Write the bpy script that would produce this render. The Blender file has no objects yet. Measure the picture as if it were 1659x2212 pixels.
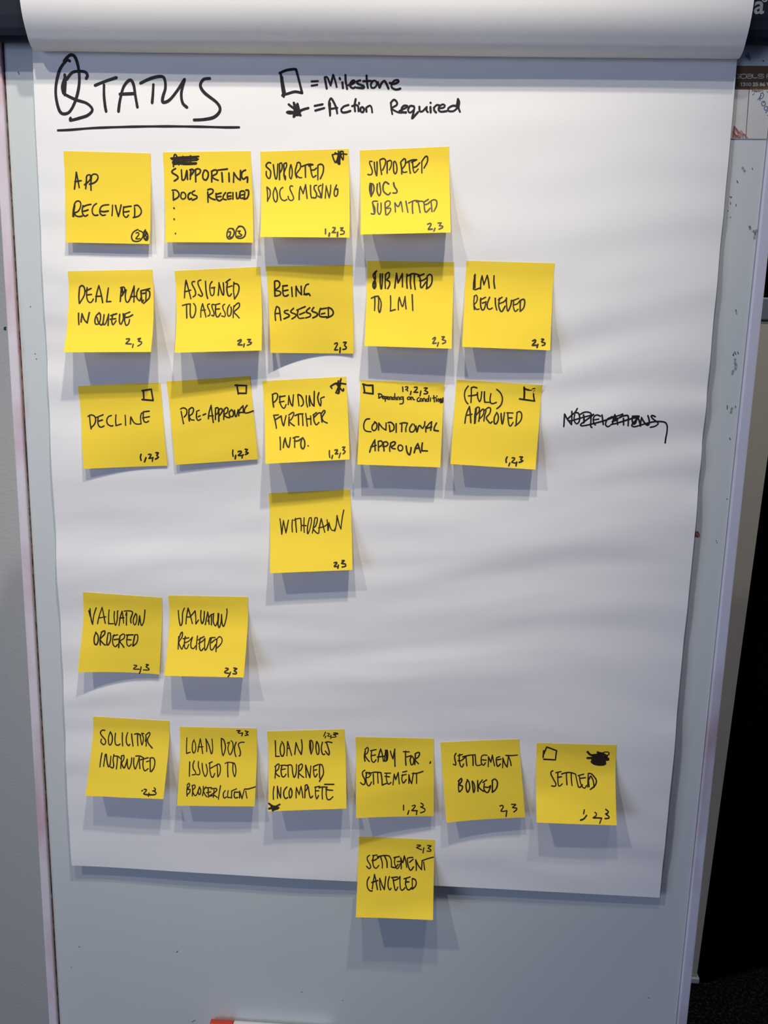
import bpy, bmesh, math, random
import numpy as np
from mathutils import Matrix, Vector, noise

# ------------------------------------------------------------------ frame of the board
# The flipchart board leans back 3.5 degrees. Board axes: u right, v up the board, n out of it.
LEAN = math.radians(3.5)
Z0 = 0.95                       # height of the lower edge of the paper sheet
MB = Matrix(((1, 0, 0, 0),
             (0, math.sin(LEAN), -math.cos(LEAN), 0),
             (0, math.cos(LEAN), math.sin(LEAN), Z0),
             (0, 0, 0, 1)))
FOC = 1750.0                    # focal length in pixels of the 1659 x 2212 photograph
CAM = Vector((0.346421, 0.513024, 0.735122))           # camera in board axes
RX = Vector((0.998161, 0.023307, -0.055958))
RY = Vector((0.033112, -0.982878, 0.181257))
RZ = Vector((-0.050775, -0.182776, -0.981843))

# ------------------------------------------------------------------ camera
scn = bpy.context.scene
cd = bpy.data.cameras.new('camera')
cam = bpy.data.objects.new('camera', cd)
scn.collection.objects.link(cam)
cd.sensor_fit = 'VERTICAL'; cd.sensor_height = 36.0; cd.sensor_width = 27.0
cd.lens = FOC / 2212 * 36.0
cd.clip_start = 0.02
rot = Matrix((RX, -RY, -RZ)).transposed().to_4x4()
cam.matrix_world = MB @ Matrix.Translation(CAM) @ rot
scn.camera = cam

# ------------------------------------------------------------------ world, lamps, exposure
w = bpy.data.worlds.new('room_light'); scn.world = w; w.use_nodes = True
bg = w.node_tree.nodes['Background']
bg.inputs[0].default_value = (0.50, 0.58, 1.02, 1)
bg.inputs[1].default_value = 0.165

def lamp(name, loc, power, col, radius=0.03):
    l = bpy.data.lights.new(name, 'POINT'); l.energy = power; l.color = col
    l.shadow_soft_size = radius
    o = bpy.data.objects.new(name, l); scn.collection.objects.link(o); o.location = loc
    return o
WARM = (1.0, 0.93, 0.80)
def spot(name, loc, target, power, col, size, radius=0.03):
    """ceiling spotlight washing the easel"""
    l = bpy.data.lights.new(name, 'SPOT'); l.energy = power; l.color = col
    l.spot_size = math.radians(size); l.spot_blend = 1.0; l.shadow_soft_size = radius
    o = bpy.data.objects.new(name, l); scn.collection.objects.link(o); o.location = loc
    o.rotation_euler = (Vector(target) - Vector(loc)).to_track_quat('-Z', 'Y').to_euler()
    return o
spot('ceiling_or_fill_lamp', (0.57, -0.72, 3.07), (0.22, 0.0, 1.76), 76, WARM, 36)
spot('ceiling_or_fill_lamp', (0.15, -0.83, 3.07), (0.20, 0.0, 1.76), 62, WARM, 36)
lamp('ceiling_or_fill_lamp', (-0.68, -1.12, 3.09), 49, WARM)
def area(name, loc, target, sx, sy, power, col):
    l = bpy.data.lights.new(name, 'AREA'); l.shape = 'RECTANGLE'; l.size = sx; l.size_y = sy
    l.energy = power; l.color = col
    o = bpy.data.objects.new(name, l); scn.collection.objects.link(o); o.location = loc
    o.rotation_euler = (Vector(target) - Vector(loc)).to_track_quat('-Z', 'Y').to_euler()
    return o
area('window_daylight', (-2.5, -2.5, 1.55), (0.3, 0, 1.35), 1.5, 1.5, 40, (0.62, 0.73, 1.0))
lamp('ceiling_or_fill_lamp', (1.75, 0.22, 3.05), 95, WARM)  # unseen fill lamp, added to brighten the partition behind the board

vs = scn.view_settings
scn.display_settings.display_device = 'sRGB'
vs.view_transform = 'Standard'; vs.look = 'None'; vs.gamma = 1.0; vs.use_curve_mapping = False
vs.exposure = -0.08

# ------------------------------------------------------------------ helpers
def back(px, py, h):
    """board (u, v) that the photograph shows at pixel (px, py), for a surface h in front of the board"""
    d = RX * ((px - 829.5) / FOC) + RY * ((py - 1106) / FOC) + RZ
    s = (h - CAM.z) / d.z
    return CAM.x + s * d.x, CAM.y + s * d.y

def srgb(r, g, b):
    f = lambda c: ((c / 255 + 0.055) / 1.055) ** 2.4 if c > 10 else c / 255 / 12.92
    return (f(r), f(g), f(b), 1)

def mat(name, col, rough=0.6, col2=None, scale=20.0, mix=(0.4, 0.7), bump=0.0, bscale=300.0, spec=0.5, detail=3.0, alpha=1.0, stretch=(1, 1, 1)):
    m = bpy.data.materials.new(name); m.use_nodes = True
    nt = m.node_tree; b = nt.nodes['Principled BSDF']
    b.inputs['Base Color'].default_value = col
    b.inputs['Roughness'].default_value = rough
    b.inputs['Specular IOR Level'].default_value = spec
    b.inputs['Alpha'].default_value = alpha
    tc = nt.nodes.new('ShaderNodeTexCoord'); mp = nt.nodes.new('ShaderNodeMapping')
    mp.inputs['Scale'].default_value = stretch
    nt.links.new(tc.outputs['Object'], mp.inputs[0])
    if col2:
        n = nt.nodes.new('ShaderNodeTexNoise'); n.inputs['Scale'].default_value = scale; n.inputs['Detail'].default_value = detail
        nt.links.new(mp.outputs[0], n.inputs['Vector'])
        r = nt.nodes.new('ShaderNodeValToRGB')
        r.color_ramp.elements[0].position = mix[0]; r.color_ramp.elements[0].color = col
        r.color_ramp.elements[1].position = mix[1]; r.color_ramp.elements[1].color = col2
        nt.links.new(n.outputs['Fac'], r.inputs[0]); nt.links.new(r.outputs[0], b.inputs['Base Color'])
    if bump:
        n2 = nt.nodes.new('ShaderNodeTexNoise'); n2.inputs['Scale'].default_value = bscale; n2.inputs['Detail'].default_value = 4
        nt.links.new(tc.outputs['Object'], n2.inputs['Vector'])
        bp = nt.nodes.new('ShaderNodeBump'); bp.inputs['Strength'].default_value = bump; bp.inputs['Distance'].default_value = 0.001
        nt.links.new(n2.outputs['Fac'], bp.inputs['Height']); nt.links.new(bp.outputs[0], b.inputs['Normal'])
    return m

def mesh_obj(name, verts, faces, m, parent=None, smooth=False, M=None):
    me = bpy.data.meshes.new(name); me.from_pydata([tuple(v) for v in verts], [], faces); me.validate(); me.update()
    if smooth:
        for p in me.polygons: p.use_smooth = True
    me.materials.append(m)
    o = bpy.data.objects.new(name, me); scn.collection.objects.link(o)
    if parent: o.parent = parent
    elif M is not None: o.matrix_world = M
    return o

def sharp_rim(o, ang=50):
    """flat shading across hard edges (paper rims)"""
    bm = bmesh.new(); bm.from_mesh(o.data)
    for e in bm.edges: e.smooth = not (len(e.link_faces) == 2 and e.calc_face_angle(0) > math.radians(ang))
    bm.to_mesh(o.data); bm.free()
    return o

def tag(o, label=None, cat=None, group=None, kind=None):
    for k, v in (('label', label), ('category', cat), ('group', group), ('kind', kind)):
        if v: o[k] = v
    return o

def empty(name, M):
    o = bpy.data.objects.new(name, None); scn.collection.objects.link(o); o.empty_display_size = 0.03
    o.matrix_world = M
    return o

class B:
    """collects rounded boxes, tubes and extrusions into one mesh"""
    def __init__(s): s.bm = bmesh.new()
    def box(s, x0, x1, y0, y1, z0, z1, bev=0.0, seg=2):
        r = bmesh.ops.create_cube(s.bm, size=1.0)
        vs_ = r['verts']
        for v in vs_:
            v.co = Vector(((x0 + x1) / 2 + v.co.x * (x1 - x0), (y0 + y1) / 2 + v.co.y * (y1 - y0), (z0 + z1) / 2 + v.co.z * (z1 - z0)))
        if bev:
            es = list({e for v in vs_ for e in v.link_edges})
            bmesh.ops.bevel(s.bm, geom=es, offset=bev, segments=seg, profile=0.5, affect='EDGES')
        return s
    def tube(s, a, b, r0, r1=None, n=20):
        a = Vector(a); b = Vector(b); r1 = r0 if r1 is None else r1
        d = b - a; q = d.to_track_quat('Z', 'Y').to_matrix().to_4x4()
        bmesh.ops.create_cone(s.bm, cap_ends=True, segments=n, radius1=r0, radius2=r1, depth=d.length, matrix=Matrix.Translation((a + b) / 2) @ q)
        return s
    def extrude(s, prof, x0, x1):
        """prof: closed (y, z) outline, extruded along x"""
        va = [s.bm.verts.new((x0, p[0], p[1])) for p in prof]; vb = [s.bm.verts.new((x1, p[0], p[1])) for p in prof]
        n = len(prof)
        for i in range(n): s.bm.faces.new((va[i], va[(i + 1) % n], vb[(i + 1) % n], vb[i]))
        s.bm.faces.new(va[::-1]); s.bm.faces.new(vb)
        return s
    def obj(s, name, m, parent=None, M=None, smooth=False):
        bmesh.ops.recalc_face_normals(s.bm, faces=s.bm.faces)
        me = bpy.data.meshes.new(name); s.bm.to_mesh(me); s.bm.free(); me.materials.append(m)
        if smooth:
            for p in me.polygons: p.use_smooth = True
        o = bpy.data.objects.new(name, me); scn.collection.objects.link(o)
        if parent: o.parent = parent
        elif M is not None: o.matrix_world = M
        return o

def smooth_line(pts, step):
    """Catmull-Rom through the points; a doubled point is a sharp corner"""
    runs = []; cur = [pts[0]]
    for p in pts[1:]:
        if abs(p[0] - cur[-1][0]) + abs(p[1] - cur[-1][1]) < 1e-9:
            if len(cur) > 1: runs.append(cur)
            cur = [p]
        else: cur.append(p)
    runs.append(cur)
    out = []
    for r in runs:
        if len(r) == 1: out.append(r[0]); continue
        if len(r) == 2:
            a, b = r; n = max(1, int(math.hypot(b[0] - a[0], b[1] - a[1]) / step))
            out += [(a[0] + (b[0] - a[0]) * i / n, a[1] + (b[1] - a[1]) * i / n) for i in range(n + 1)]; continue
        for i in range(len(r) - 1):
            p0 = r[max(i - 1, 0)]; p1 = r[i]; p2 = r[i + 1]; p3 = r[min(i + 2, len(r) - 1)]
            L = math.hypot(p2[0] - p1[0], p2[1] - p1[1]); n = max(2, int(L / step))
            for k in range(n + 1):
                t = k / n
                f = lambda a, b, c, d: 0.5 * (2 * b + (c - a) * t + (2 * a - 5 * b + 4 * c - d) * t * t + (3 * b - a - 3 * c + d) * t ** 3)
                out.append((f(p0[0], p1[0], p2[0], p3[0]), f(p0[1], p1[1], p2[1], p3[1])))
    res = [out[0]]
    for p in out[1:]:
        if math.hypot(p[0] - res[-1][0], p[1] - res[-1][1]) > step * 0.15: res.append(p)
    return res

def ink(name, strokes, width, to_uv, hfun, m, parent, org, eps=0.00012, seed=1):
    """pen strokes as flat ribbons of ink lying on the surface hfun(u, v)"""
    V = []; F = []; rnd = random.Random(seed); lay = 0
    def put(u, v):
        V.append((u - org[0], v - org[1], hfun(u, v) + eps + lay * 0.000002 - org[2])); return len(V) - 1
    for st in strokes.split(';'):
        a = [float(x) for x in st.replace(',', ' ').split()]
        pts = [to_uv(a[i], a[i + 1]) for i in range(0, len(a), 2)]
        P = smooth_line(pts, 0.0009)
        lay = (lay + 1) % 24
        w0 = width * rnd.uniform(0.93, 1.06)
        if len(P) == 1: P.append((P[0][0] + 0.0003, P[0][1]))
        n = len(P); prev = None
        ph = rnd.uniform(0, 6)
        for i, (x, y) in enumerate(P):
            x0, y0 = P[max(i - 1, 0)]; x1, y1 = P[min(i + 1, n - 1)]
            L = math.hypot(x1 - x0, y1 - y0) or 1
            tx, ty = (x1 - x0) / L, (y1 - y0) / L
            r = w0 / 2 * (1 + 0.07 * math.sin(i * 0.21 + ph))
            la = put(x - ty * r, y + tx * r); lb = put(x + ty * r, y - tx * r)
            if prev: F.append((prev[0], prev[1], lb, la))
            prev = (la, lb)
        for (x, y) in (P[0], P[-1]) + tuple(p for p in pts[1:-1]):   # round ends and joints
            ids = [put(x + w0 * 0.5 * math.cos(k * math.pi / 5), y + w0 * 0.5 * math.sin(k * math.pi / 5)) for k in range(10)]
            F.append(tuple(ids))
    o = mesh_obj(name, V, F, m, parent)
    me = o.data                                            # all faces look out of the board
    bm = bmesh.new(); bm.from_mesh(me)
    for f in bm.faces:
        f.normal_update()
        if f.normal.z < 0: f.normal_flip()
    bm.to_mesh(me); bm.free()
    return o

def letters(name, txt, size, u, v, h, m, parent, bold=0.0, rotz=0.0, sx=1.0):
    c = bpy.data.curves.new(name, 'FONT'); c.body = txt; c.size = size; c.offset = bold
    o = bpy.data.objects.new(name, c); scn.collection.objects.link(o)
    bpy.context.view_layer.update()
    dg = bpy.context.evaluated_depsgraph_get()
    me = bpy.data.meshes.new_from_object(o.evaluated_get(dg))
    bpy.data.objects.remove(o)
    me.transform(Matrix.Translation((u, v, h)) @ Matrix.Rotation(rotz, 4, 'Z') @ Matrix.Diagonal((sx, 1, 1, 1)))
    me.materials.clear(); me.materials.append(m)
    o = bpy.data.objects.new(name, me); scn.collection.objects.link(o); o.parent = parent
    return o
# handwriting, traced stroke by stroke: (name, pen width in crop units, strokes)
NOTES = [
 dict(o=(130,310), q=(52,122,1470,160,1455,1637,88,1612), l=(6.5,6.5,7), say='APP RECEIVED', w=[
  ('handwriting',24,"262,468 250,590 232,742;262,468 285,580 310,718;238,622 290,612 342,604;428,545 425,640 415,735;425,550 445,515 490,512 500,550 470,610 395,672;510,530 500,650 503,760;490,545 540,500 595,505 618,550 590,610 540,645 475,662"),
  ('handwriting',24,"230,1000 212,1090 208,1190;238,1010 222,1110 222,1185;228,1000 255,950 300,935 335,970 325,1050 285,1110 235,1125;235,1130 255,1175 310,1190 360,1180;372,1010 358,1090 370,1150 405,1185 450,1160;375,1030 430,1005 500,990;365,1105 415,1095 455,1080;590,978 545,1015 522,1080 530,1140 570,1172 615,1162;790,997 710,1005 665,1035 645,1090 655,1145 695,1172 735,1162;650,1100 715,1110 785,1098;853,1005 850,1100 843,1175;902,1008 922,1100 948,1185 948,1185 970,1110 992,1000;1035,1030 1028,1110 1035,1170 1065,1200 1090,1195 1113,1165;1035,1040 1090,1028 1155,1020;1035,1115 1080,1112 1122,1102;1212,1045 1215,1120 1210,1200;1208,1015 1260,1005 1310,1060 1322,1120 1280,1180 1190,1205"),
  ('number_mark',20,"1265,1400 1195,1440 1163,1510 1180,1575 1235,1595 1300,1580 1345,1520 1350,1465 1330,1435 1285,1420;1235,1458 1268,1450 1282,1480 1255,1520 1232,1550 1260,1555 1300,1548;1388,1405 1362,1440 1355,1500 1375,1560 1410,1580 1430,1550 1425,1480 1395,1430 1370,1450 1370,1540 1400,1572 1420,1540;1380,1440 1410,1470 1390,1500 1412,1520 1385,1560;1385,1410 1395,1460 1375,1520")]),
 dict(o=(340,310), q=(88,142,1517,122,1560,1615,125,1607), l=(8,8,8), say='SUPPORTING DOCS RECEIVED', w=[
  ('crossed_out_word',26,"220,240 400,222 672,210;235,255 430,250 640,240 645,268 420,285 260,290;250,318 430,315 635,318;265,340 360,330 430,340 490,340 630,332;262,375 262,290 275,185 300,185 340,260 350,345;262,240 300,330 330,260 290,260 300,310;415,210 415,320;540,200 540,325;250,300 300,300 340,320 260,330"),
  ('handwriting',27,"295,408 245,440 240,475 320,525 335,565 275,610;390,430 398,540 405,595 450,570 480,440 490,585;545,440 535,580;530,430 570,420 590,450 560,500 535,515;620,440 625,620;615,430 655,410 700,430 690,480 625,525;765,440 740,500 745,570 790,595 825,540 825,470 790,435 760,440;885,465 885,625;880,455 930,430 970,440 965,490 890,535 930,575 990,598;990,432 1060,425 1140,415;1050,475 1060,625;1165,480 1170,620;1245,475 1240,630;1245,475 1300,560 1350,595 1350,595 1355,440;1435,432 1385,460 1370,530 1400,580 1465,545 1465,630"),
  ('handwriting',25,"258,790 260,920;240,762 300,758 350,810 340,870 265,920;390,810 380,870 410,905 455,885 460,830 430,795 395,800;540,800 505,830 500,880 520,910 555,895;605,770 570,790 575,830 640,855 640,890 570,922;820,790 825,955;820,755 860,738 905,755 900,800 835,845 870,890 940,915;955,815 965,900 1010,935 1050,910;965,825 1040,805;970,870 1035,862;1110,800 1075,850 1070,900 1120,915;1195,800 1145,810 1140,870 1150,905 1200,895;1145,860 1200,855;1230,800 1230,905;1285,800 1295,895 1330,880 1345,790;1410,775 1350,785 1355,890 1410,880;1360,840 1410,830;1425,795 1415,905;1440,760 1480,760 1485,830 1460,890 1410,905"),
  ('bullet_dot',24,"268,1048 275,1058;272,1228 275,1236;293,1462 294,1468"),
  ('number_mark',24,"1235,1390 1170,1385 1140,1440 1135,1520 1165,1555 1220,1530 1250,1460 1245,1410 1215,1385;1165,1440 1190,1440 1185,1490 1160,1520 1200,1525;1350,1345 1300,1380 1275,1460 1285,1525 1345,1545 1410,1520 1435,1450 1410,1380 1370,1350 1320,1350;1310,1430 1350,1425 1330,1460 1375,1490 1355,1510 1305,1510")]),
 dict(o=(550,310), q=(90,133,1530,88,1545,1533,92,1522), l=(17,17,17), say='SUPPORTED DOCS MISSING', w=[
  ('star_mark',22,"1265,182 1360,165 1500,175;1265,190 1320,310 1380,170 1440,265 1440,130 1390,135;1310,150 1370,200 1350,290 1380,335 1400,130;1365,125 1370,250 1380,340 1340,300 1330,290;1345,310 1390,330 1380,250 1410,180;1420,130 1380,160 1385,300"),
  ('handwriting',22,"262,318 225,308 190,345 190,375 255,440 262,500 245,565 215,560 190,510 190,455;305,345 325,500 345,580 365,540 378,335;405,340 405,590;405,330 435,315 450,360 440,430 408,480;475,340 480,450 480,520 500,590 500,530 475,515 490,440 520,370 515,315 480,330;590,345 570,430 570,540 595,575 612,500 610,420 592,345;690,340 665,430 665,500 685,555;690,320 720,305 745,330 745,400 680,500 730,555 765,555;770,375 830,350 900,335 950,345;825,360 828,550;905,365 930,500 955,550 1000,520;880,365 950,345;915,430 970,430 1005,400;1030,360 1030,590;1035,350 1080,335 1120,370 1115,470 1070,575"),
  ('handwriting',22,"200,715 210,820 210,940;200,710 250,760 250,850 210,930;335,715 305,800 310,900 345,955 370,900 365,800 335,715;460,715 420,750 410,830 440,910 490,930 525,910;620,695 585,690 575,740 625,850 635,900 600,930 560,910 545,860;725,915 730,780 745,700 745,700 790,815 790,815 830,670 830,670 855,895;910,680 915,830 930,885;1010,680 975,690 970,740 1010,820 995,885 950,880;1080,680 1045,700 1040,740 1075,830 1070,880 1035,855;1110,660 1100,780 1090,885;1150,890 1160,770 1165,690 1165,690 1215,885 1215,885 1235,780 1240,680;1335,675 1305,750 1295,820 1315,860 1345,840 1358,760 1320,745 1355,740 1350,820"),
  ('number_mark',26,"1155,1395 1155,1470;1220,1460 1212,1508;1275,1370 1310,1372 1300,1410 1265,1448 1315,1450;1352,1445 1348,1515;1400,1378 1440,1372 1410,1410 1405,1415 1460,1430 1450,1470 1400,1480")]),
 dict(o=(770,300), q=(52,188,1508,125,1535,1525,68,1558), l=(20,20,20), say='SUPPORTED DOCS SUBMITTED', w=[
  ('handwriting',22,"252,368 220,365 215,400 250,490 258,550 235,585 185,580;290,380 300,500 328,600 335,520 335,375;380,350 395,480 410,580;385,340 440,320 475,350 465,420 425,510;500,390 500,560;500,370 545,350 570,370 565,440 535,505;605,380 605,520 635,570 660,510 650,410 625,365 605,380;720,385 735,480 738,572;725,370 780,320 800,350 790,430 740,500 770,545 820,535;815,385 900,345 980,340;855,370 865,480 878,560;915,385 925,500 950,550 1005,490;895,380 980,340;925,465 975,450 1030,390;1065,385 1065,555;1060,375 1120,290 1155,290 1155,370 1100,475"),
  ('handwriting',24,"225,725 215,820 240,935;225,725 270,740 285,830 240,935;245,730 240,900;340,735 335,850 370,925 395,870 385,780 375,715;525,735 470,700 435,760 440,850 490,900 520,910 550,880;605,715 620,780 660,840 650,880 595,880"),
  ('handwriting',22,"340,1015 285,1015 260,1040 295,1120 300,1170 290,1225 240,1218;270,1080 292,1200;348,1050 345,1180 375,1230 400,1170 400,1045;465,1045 470,1140 478,1235;465,1040 505,1010 545,1020 540,1080 480,1130 555,1130 550,1180 500,1240;625,1040 635,1190;625,1040 680,1105 720,1020 740,1100 752,1185;805,1015 820,1100 838,1195;850,1045 940,1005 1020,1010;915,1020 910,1120 918,1215;1000,1020 1020,1100 1037,1200;975,1025 1070,1015 1100,1050 1110,1150 1135,1195 1200,1130;1105,1025 1170,985;1110,1070 1160,1060 1195,1025;1215,1020 1225,1120 1230,1185;1215,1010 1260,990 1305,1010 1305,1090 1260,1180"),
  ('number_mark',24,"1160,1390 1200,1375 1215,1395 1175,1465 1175,1475 1235,1468;1280,1455 1262,1500;1330,1372 1380,1368 1350,1415 1400,1420 1400,1445 1345,1472")]),
 dict(o=(130,565), q=(122,158,1500,130,1478,1473,55,1478), l=(24,23,22), say='DEAL PLACED IN QUEUE', w=[
  ('handwriting',25,"315,430 305,560 310,680;315,420 355,390 395,430 395,540 315,680;438,425 430,540 445,630 485,668 520,650 540,610;412,480 505,438;435,545 510,535;580,655 595,520 630,392 630,392 665,520 692,670;578,568 670,562;785,430 770,540 755,655;755,655 825,650;995,430 985,560 978,650;985,425 1035,415 1055,450 1040,500 1000,560;1010,430 1020,540;1075,460 1060,560 1075,650 1110,655 1160,560;1140,600 1205,398 1205,398 1200,660;1145,575 1235,565;1280,440 1250,500 1250,590 1295,640 1310,600;1315,480 1325,600 1335,665 1355,630;1315,475 1460,440;1345,520 1395,510;1400,480 1395,640;1410,465 1455,490 1450,590 1360,680"),
  ('handwriting',25,"300,840 300,940 305,1025;340,985 355,850 355,850 395,950 440,1000 440,1000 475,830;640,835 590,880 565,960 580,1020 630,1010 655,940 655,860 630,835;600,910 625,990 675,1035 700,980 715,865;700,980 710,1030 745,1000 790,855 790,855 780,1040;860,860 840,960 860,1030 910,965;825,880 920,850;815,940 905,930;970,860 965,980 990,1020 1030,930 1025,850;1055,870 1050,960 1075,1040 1115,1010 1130,945;1040,860 1135,822;1050,910 1110,905 1180,868"),
  ('number_mark',24,"1078,1262 1130,1260 1110,1300 1070,1335 1155,1342;1190,1345 1178,1398;1265,1262 1310,1250 1275,1295 1325,1310 1315,1345 1265,1375")]),
 dict(o=(360,565), q=(128,152,1515,85,1547,1448,130,1485), l=(23,21,19), say='ASSIGNED TO ASSESOR', w=[
  ('handwriting',22,"290,590 300,420 315,305 315,305 355,450 395,605;290,495 340,480 390,465;455,325 420,330 415,370 465,470 470,540 430,575;555,300 520,315 510,360 555,470 585,540 560,565 515,535;632,320 640,450 655,560 670,600;740,325 710,370 702,450 720,540 745,555 770,520 775,430;728,430 785,420;840,550 850,430 852,345 852,345 895,500 925,545 930,460 922,345;990,350 980,450 1000,550 1030,560 1055,525;965,340 1000,310 1035,288;985,420 1065,395;1095,335 1090,470 1105,610;1105,360 1150,365 1180,420 1160,520 1105,610"),
  ('handwriting',22,"258,715 330,695 385,690;325,700 325,820 328,920;385,690 385,860 405,915 440,900 470,820 470,730 440,685;555,905 560,790 585,685 585,685 615,800 640,905;555,795 630,790;700,690 670,700 670,740 705,820 700,870 670,888;770,700 740,700 740,750 770,830 765,885 735,875;800,705 795,820 810,890 840,900 880,840;785,705 865,685;805,775 860,770;945,695 915,720 920,770 955,850 945,895 895,885;1025,705 995,760 990,850 1010,890 1040,870 1055,790 1045,740;1095,720 1085,820 1085,915;1095,740 1140,690 1180,675 1180,740 1100,820 1140,870 1183,920"),
  ('number_mark',25,"1160,1295 1210,1272 1210,1300 1165,1345 1175,1358 1230,1358;1265,1340 1255,1388;1320,1272 1365,1270 1335,1310 1380,1320 1365,1345 1315,1362")]),
 dict(o=(565,560), q=(72,115,1475,92,1500,1537,145,1525), l=(11,2,2), say='BEING ASSESSED', w=[
  ('handwriting',25,"212,365 215,480 218,600;212,360 255,350 295,385 285,450 225,500 290,520 315,550 290,585 220,600;350,435 345,520 360,590 400,600 435,580;345,435 420,428;355,515 430,500;490,455 500,605;562,440 562,600;562,440 600,520 650,575 650,575 645,440;765,405 725,420 695,500 700,560 730,580 765,560 775,565 790,590;690,572 760,560"),
  ('handwriting',25,"228,995 220,870 245,770 245,770 285,790 300,880 315,995;225,885 300,880;430,830 380,840 375,870 440,900 450,930 365,970;520,800 480,840 480,865 560,900 550,935 495,970;595,830 585,900 610,960 690,955;575,828 710,772;620,900 700,865;785,790 730,840 735,865 795,890 790,930 720,955;850,785 820,830 830,850 905,880 900,920 835,955;960,800 940,870 945,920 990,940 1060,935;965,810 1060,795;975,890 1030,878;1085,810 1090,900 1085,950;1085,785 1140,810 1170,870 1140,920 1060,955"),
  ('number_mark',24,"1190,1378 1225,1360 1235,1385 1195,1465 1192,1478 1240,1475;1282,1440 1275,1520;1335,1355 1380,1352 1350,1400 1380,1430 1370,1460 1325,1468")]),
 dict(o=(775,550), q=(138,100,1555,122,1512,1533,92,1487), l=(18,18,18), say='SUBMITTED TO LMI', w=[
  ('handwriting',25,"290,265 245,310 235,350 270,440 280,510 255,555 230,520 235,460 270,400 265,320 285,270;255,440 255,540;350,315 350,470 365,560 380,500 385,315;435,340 430,450 432,550;430,330 480,290 500,310 490,370 455,410 500,440 500,500 470,555;585,545 600,420 615,305 615,305 640,460 640,460 710,310 710,310 712,525;785,320 780,430 788,545;800,345 880,310 980,330;845,340 840,450 850,555;905,330 905,450 920,565;975,330 1005,420 1005,510 1025,540 1090,450;965,355 1060,315;990,425 1040,420 1110,375;1115,370 1110,470 1105,555;1115,350 1155,320 1190,350 1190,450 1155,520 1100,555"),
  ('handwriting',22,"203,710 260,685 320,675;260,680 262,800 257,910;320,680 325,780 320,880 338,945 355,900 365,800 345,720 320,690;518,670 520,800 515,915;515,918 595,895;645,900 645,780 660,695 660,695 700,830 720,835 755,680 755,680 762,800 772,885;870,652 875,780 880,910"),
  ('number_mark',25,"1205,1375 1240,1348 1248,1370 1210,1435 1210,1448 1260,1440;1298,1432 1280,1490;1355,1340 1395,1340 1360,1385 1410,1400 1410,1430 1365,1450")]),
 dict(o=(985,550), q=(172,100,1608,140,1533,1560,102,1503), l=(16,16,16), say='LMI RECIEVED', w=[
  ('handwriting',22,"312,322 290,440 285,550;312,322 310,440 310,540;300,340 300,500;280,555 315,570 395,540;400,560 405,440 425,345 425,345 455,490 455,490 510,335 510,335 530,440 542,545;620,345 618,450 632,550"),
  ('handwriting',23,"300,680 290,790 298,895;295,680 330,660 348,700 335,770 295,820 330,890 375,885;405,710 400,820 425,900 460,885 485,800;395,740 480,695;430,790 490,770;550,695 510,800 515,870 550,890 590,870;640,710 645,820 665,900;710,710 695,820 720,910 750,925 800,840;690,735 750,695;700,800 775,770 825,720;820,705 825,830 845,920 890,830 905,745;940,750 935,850 965,925 1010,890;910,755 1020,712;940,820 1000,800 1040,750;1050,745 1045,840 1045,925;1060,740 1105,725 1120,780 1100,870 1045,925"),
  ('number_mark',26,"1248,1405 1290,1388 1295,1415 1248,1470 1250,1478 1305,1475;1335,1462 1320,1512;1395,1375 1430,1380 1395,1420 1450,1440 1440,1470 1405,1480")]),
 dict(o=(155,810), q=(98,180,1440,125,1557,1478,192,1530), l=(6,2.2,1.2), say='DECLINE', w=[
  ('checkbox',28,"1145,255 1295,232 1295,232 1325,415 1325,415 1145,400;1165,260 1175,400"),
  ('handwriting',23,"290,670 300,780 315,878;265,675 310,650 370,670 390,730 370,800 320,855;430,690 425,780 450,840 490,850 525,828;405,690 510,648;430,755 500,732;645,660 595,680 570,740 585,800 640,832 670,825;720,650 715,740 720,825;720,825 805,798;870,655 875,740 877,820;955,800 960,690 965,685 965,685 1010,770 1060,800 1130,795 1130,795 1120,690 1135,625 1150,618;1165,620 1165,700 1180,760 1220,770 1252,750;1165,600 1262,588;1155,700 1265,678"),
  ('number_mark',25,"1130,1290 1118,1340 1130,1390;1210,1345 1185,1415;1250,1295 1285,1290 1290,1310 1258,1358 1300,1350 1325,1345;1320,1345 1312,1405;1370,1265 1410,1270 1385,1310 1412,1340 1362,1370")]),
 dict(o=(350,800), q=(72,183,1430,92,1565,1450,218,1540), l=(4,3,2), say='PRE-APPROVAL', w=[
  ('checkbox',27,"1190,243 1375,248 1375,248 1370,375 1370,375 1240,372;1218,235 1242,385"),
  ('handwriting',24,"312,670 330,770 350,868;300,630 350,610 400,640 400,710 360,760;440,650 435,740 445,825;435,640 490,605 515,640 490,710 445,745 470,800 520,810;565,690 560,760 585,815 630,795;560,670 605,650;590,755 620,740;668,728 712,708;755,790 765,690 800,570 800,570 815,700 835,850;755,742 835,740;870,640 870,800;870,620 905,605 920,640 905,700 875,720;925,650 925,830;930,640 965,620 985,660 930,745;1010,650 1005,800;1010,640 1050,605 1075,630 1060,690 1010,720 1050,760 1100,770;1135,640 1095,680 1105,745 1150,750 1165,690 1135,640;1180,650 1195,750 1215,740 1240,640;1250,740 1260,650 1320,575 1320,575 1325,690;1245,690 1330,680;1385,570 1345,630 1350,690 1400,690 1485,660"),
  ('number_mark',25,"1155,1298 1150,1350 1158,1400;1200,1385 1192,1440;1240,1325 1285,1315 1290,1340 1242,1385 1300,1385 1325,1375;1310,1380 1302,1425;1355,1285 1390,1290 1365,1330 1405,1345 1360,1370")]),
 dict(o=(555,805), q=(88,138,1452,62,1508,1413,138,1485), l=(21,20,19), say='PENDING FURTHER INFO.', w=[
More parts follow.
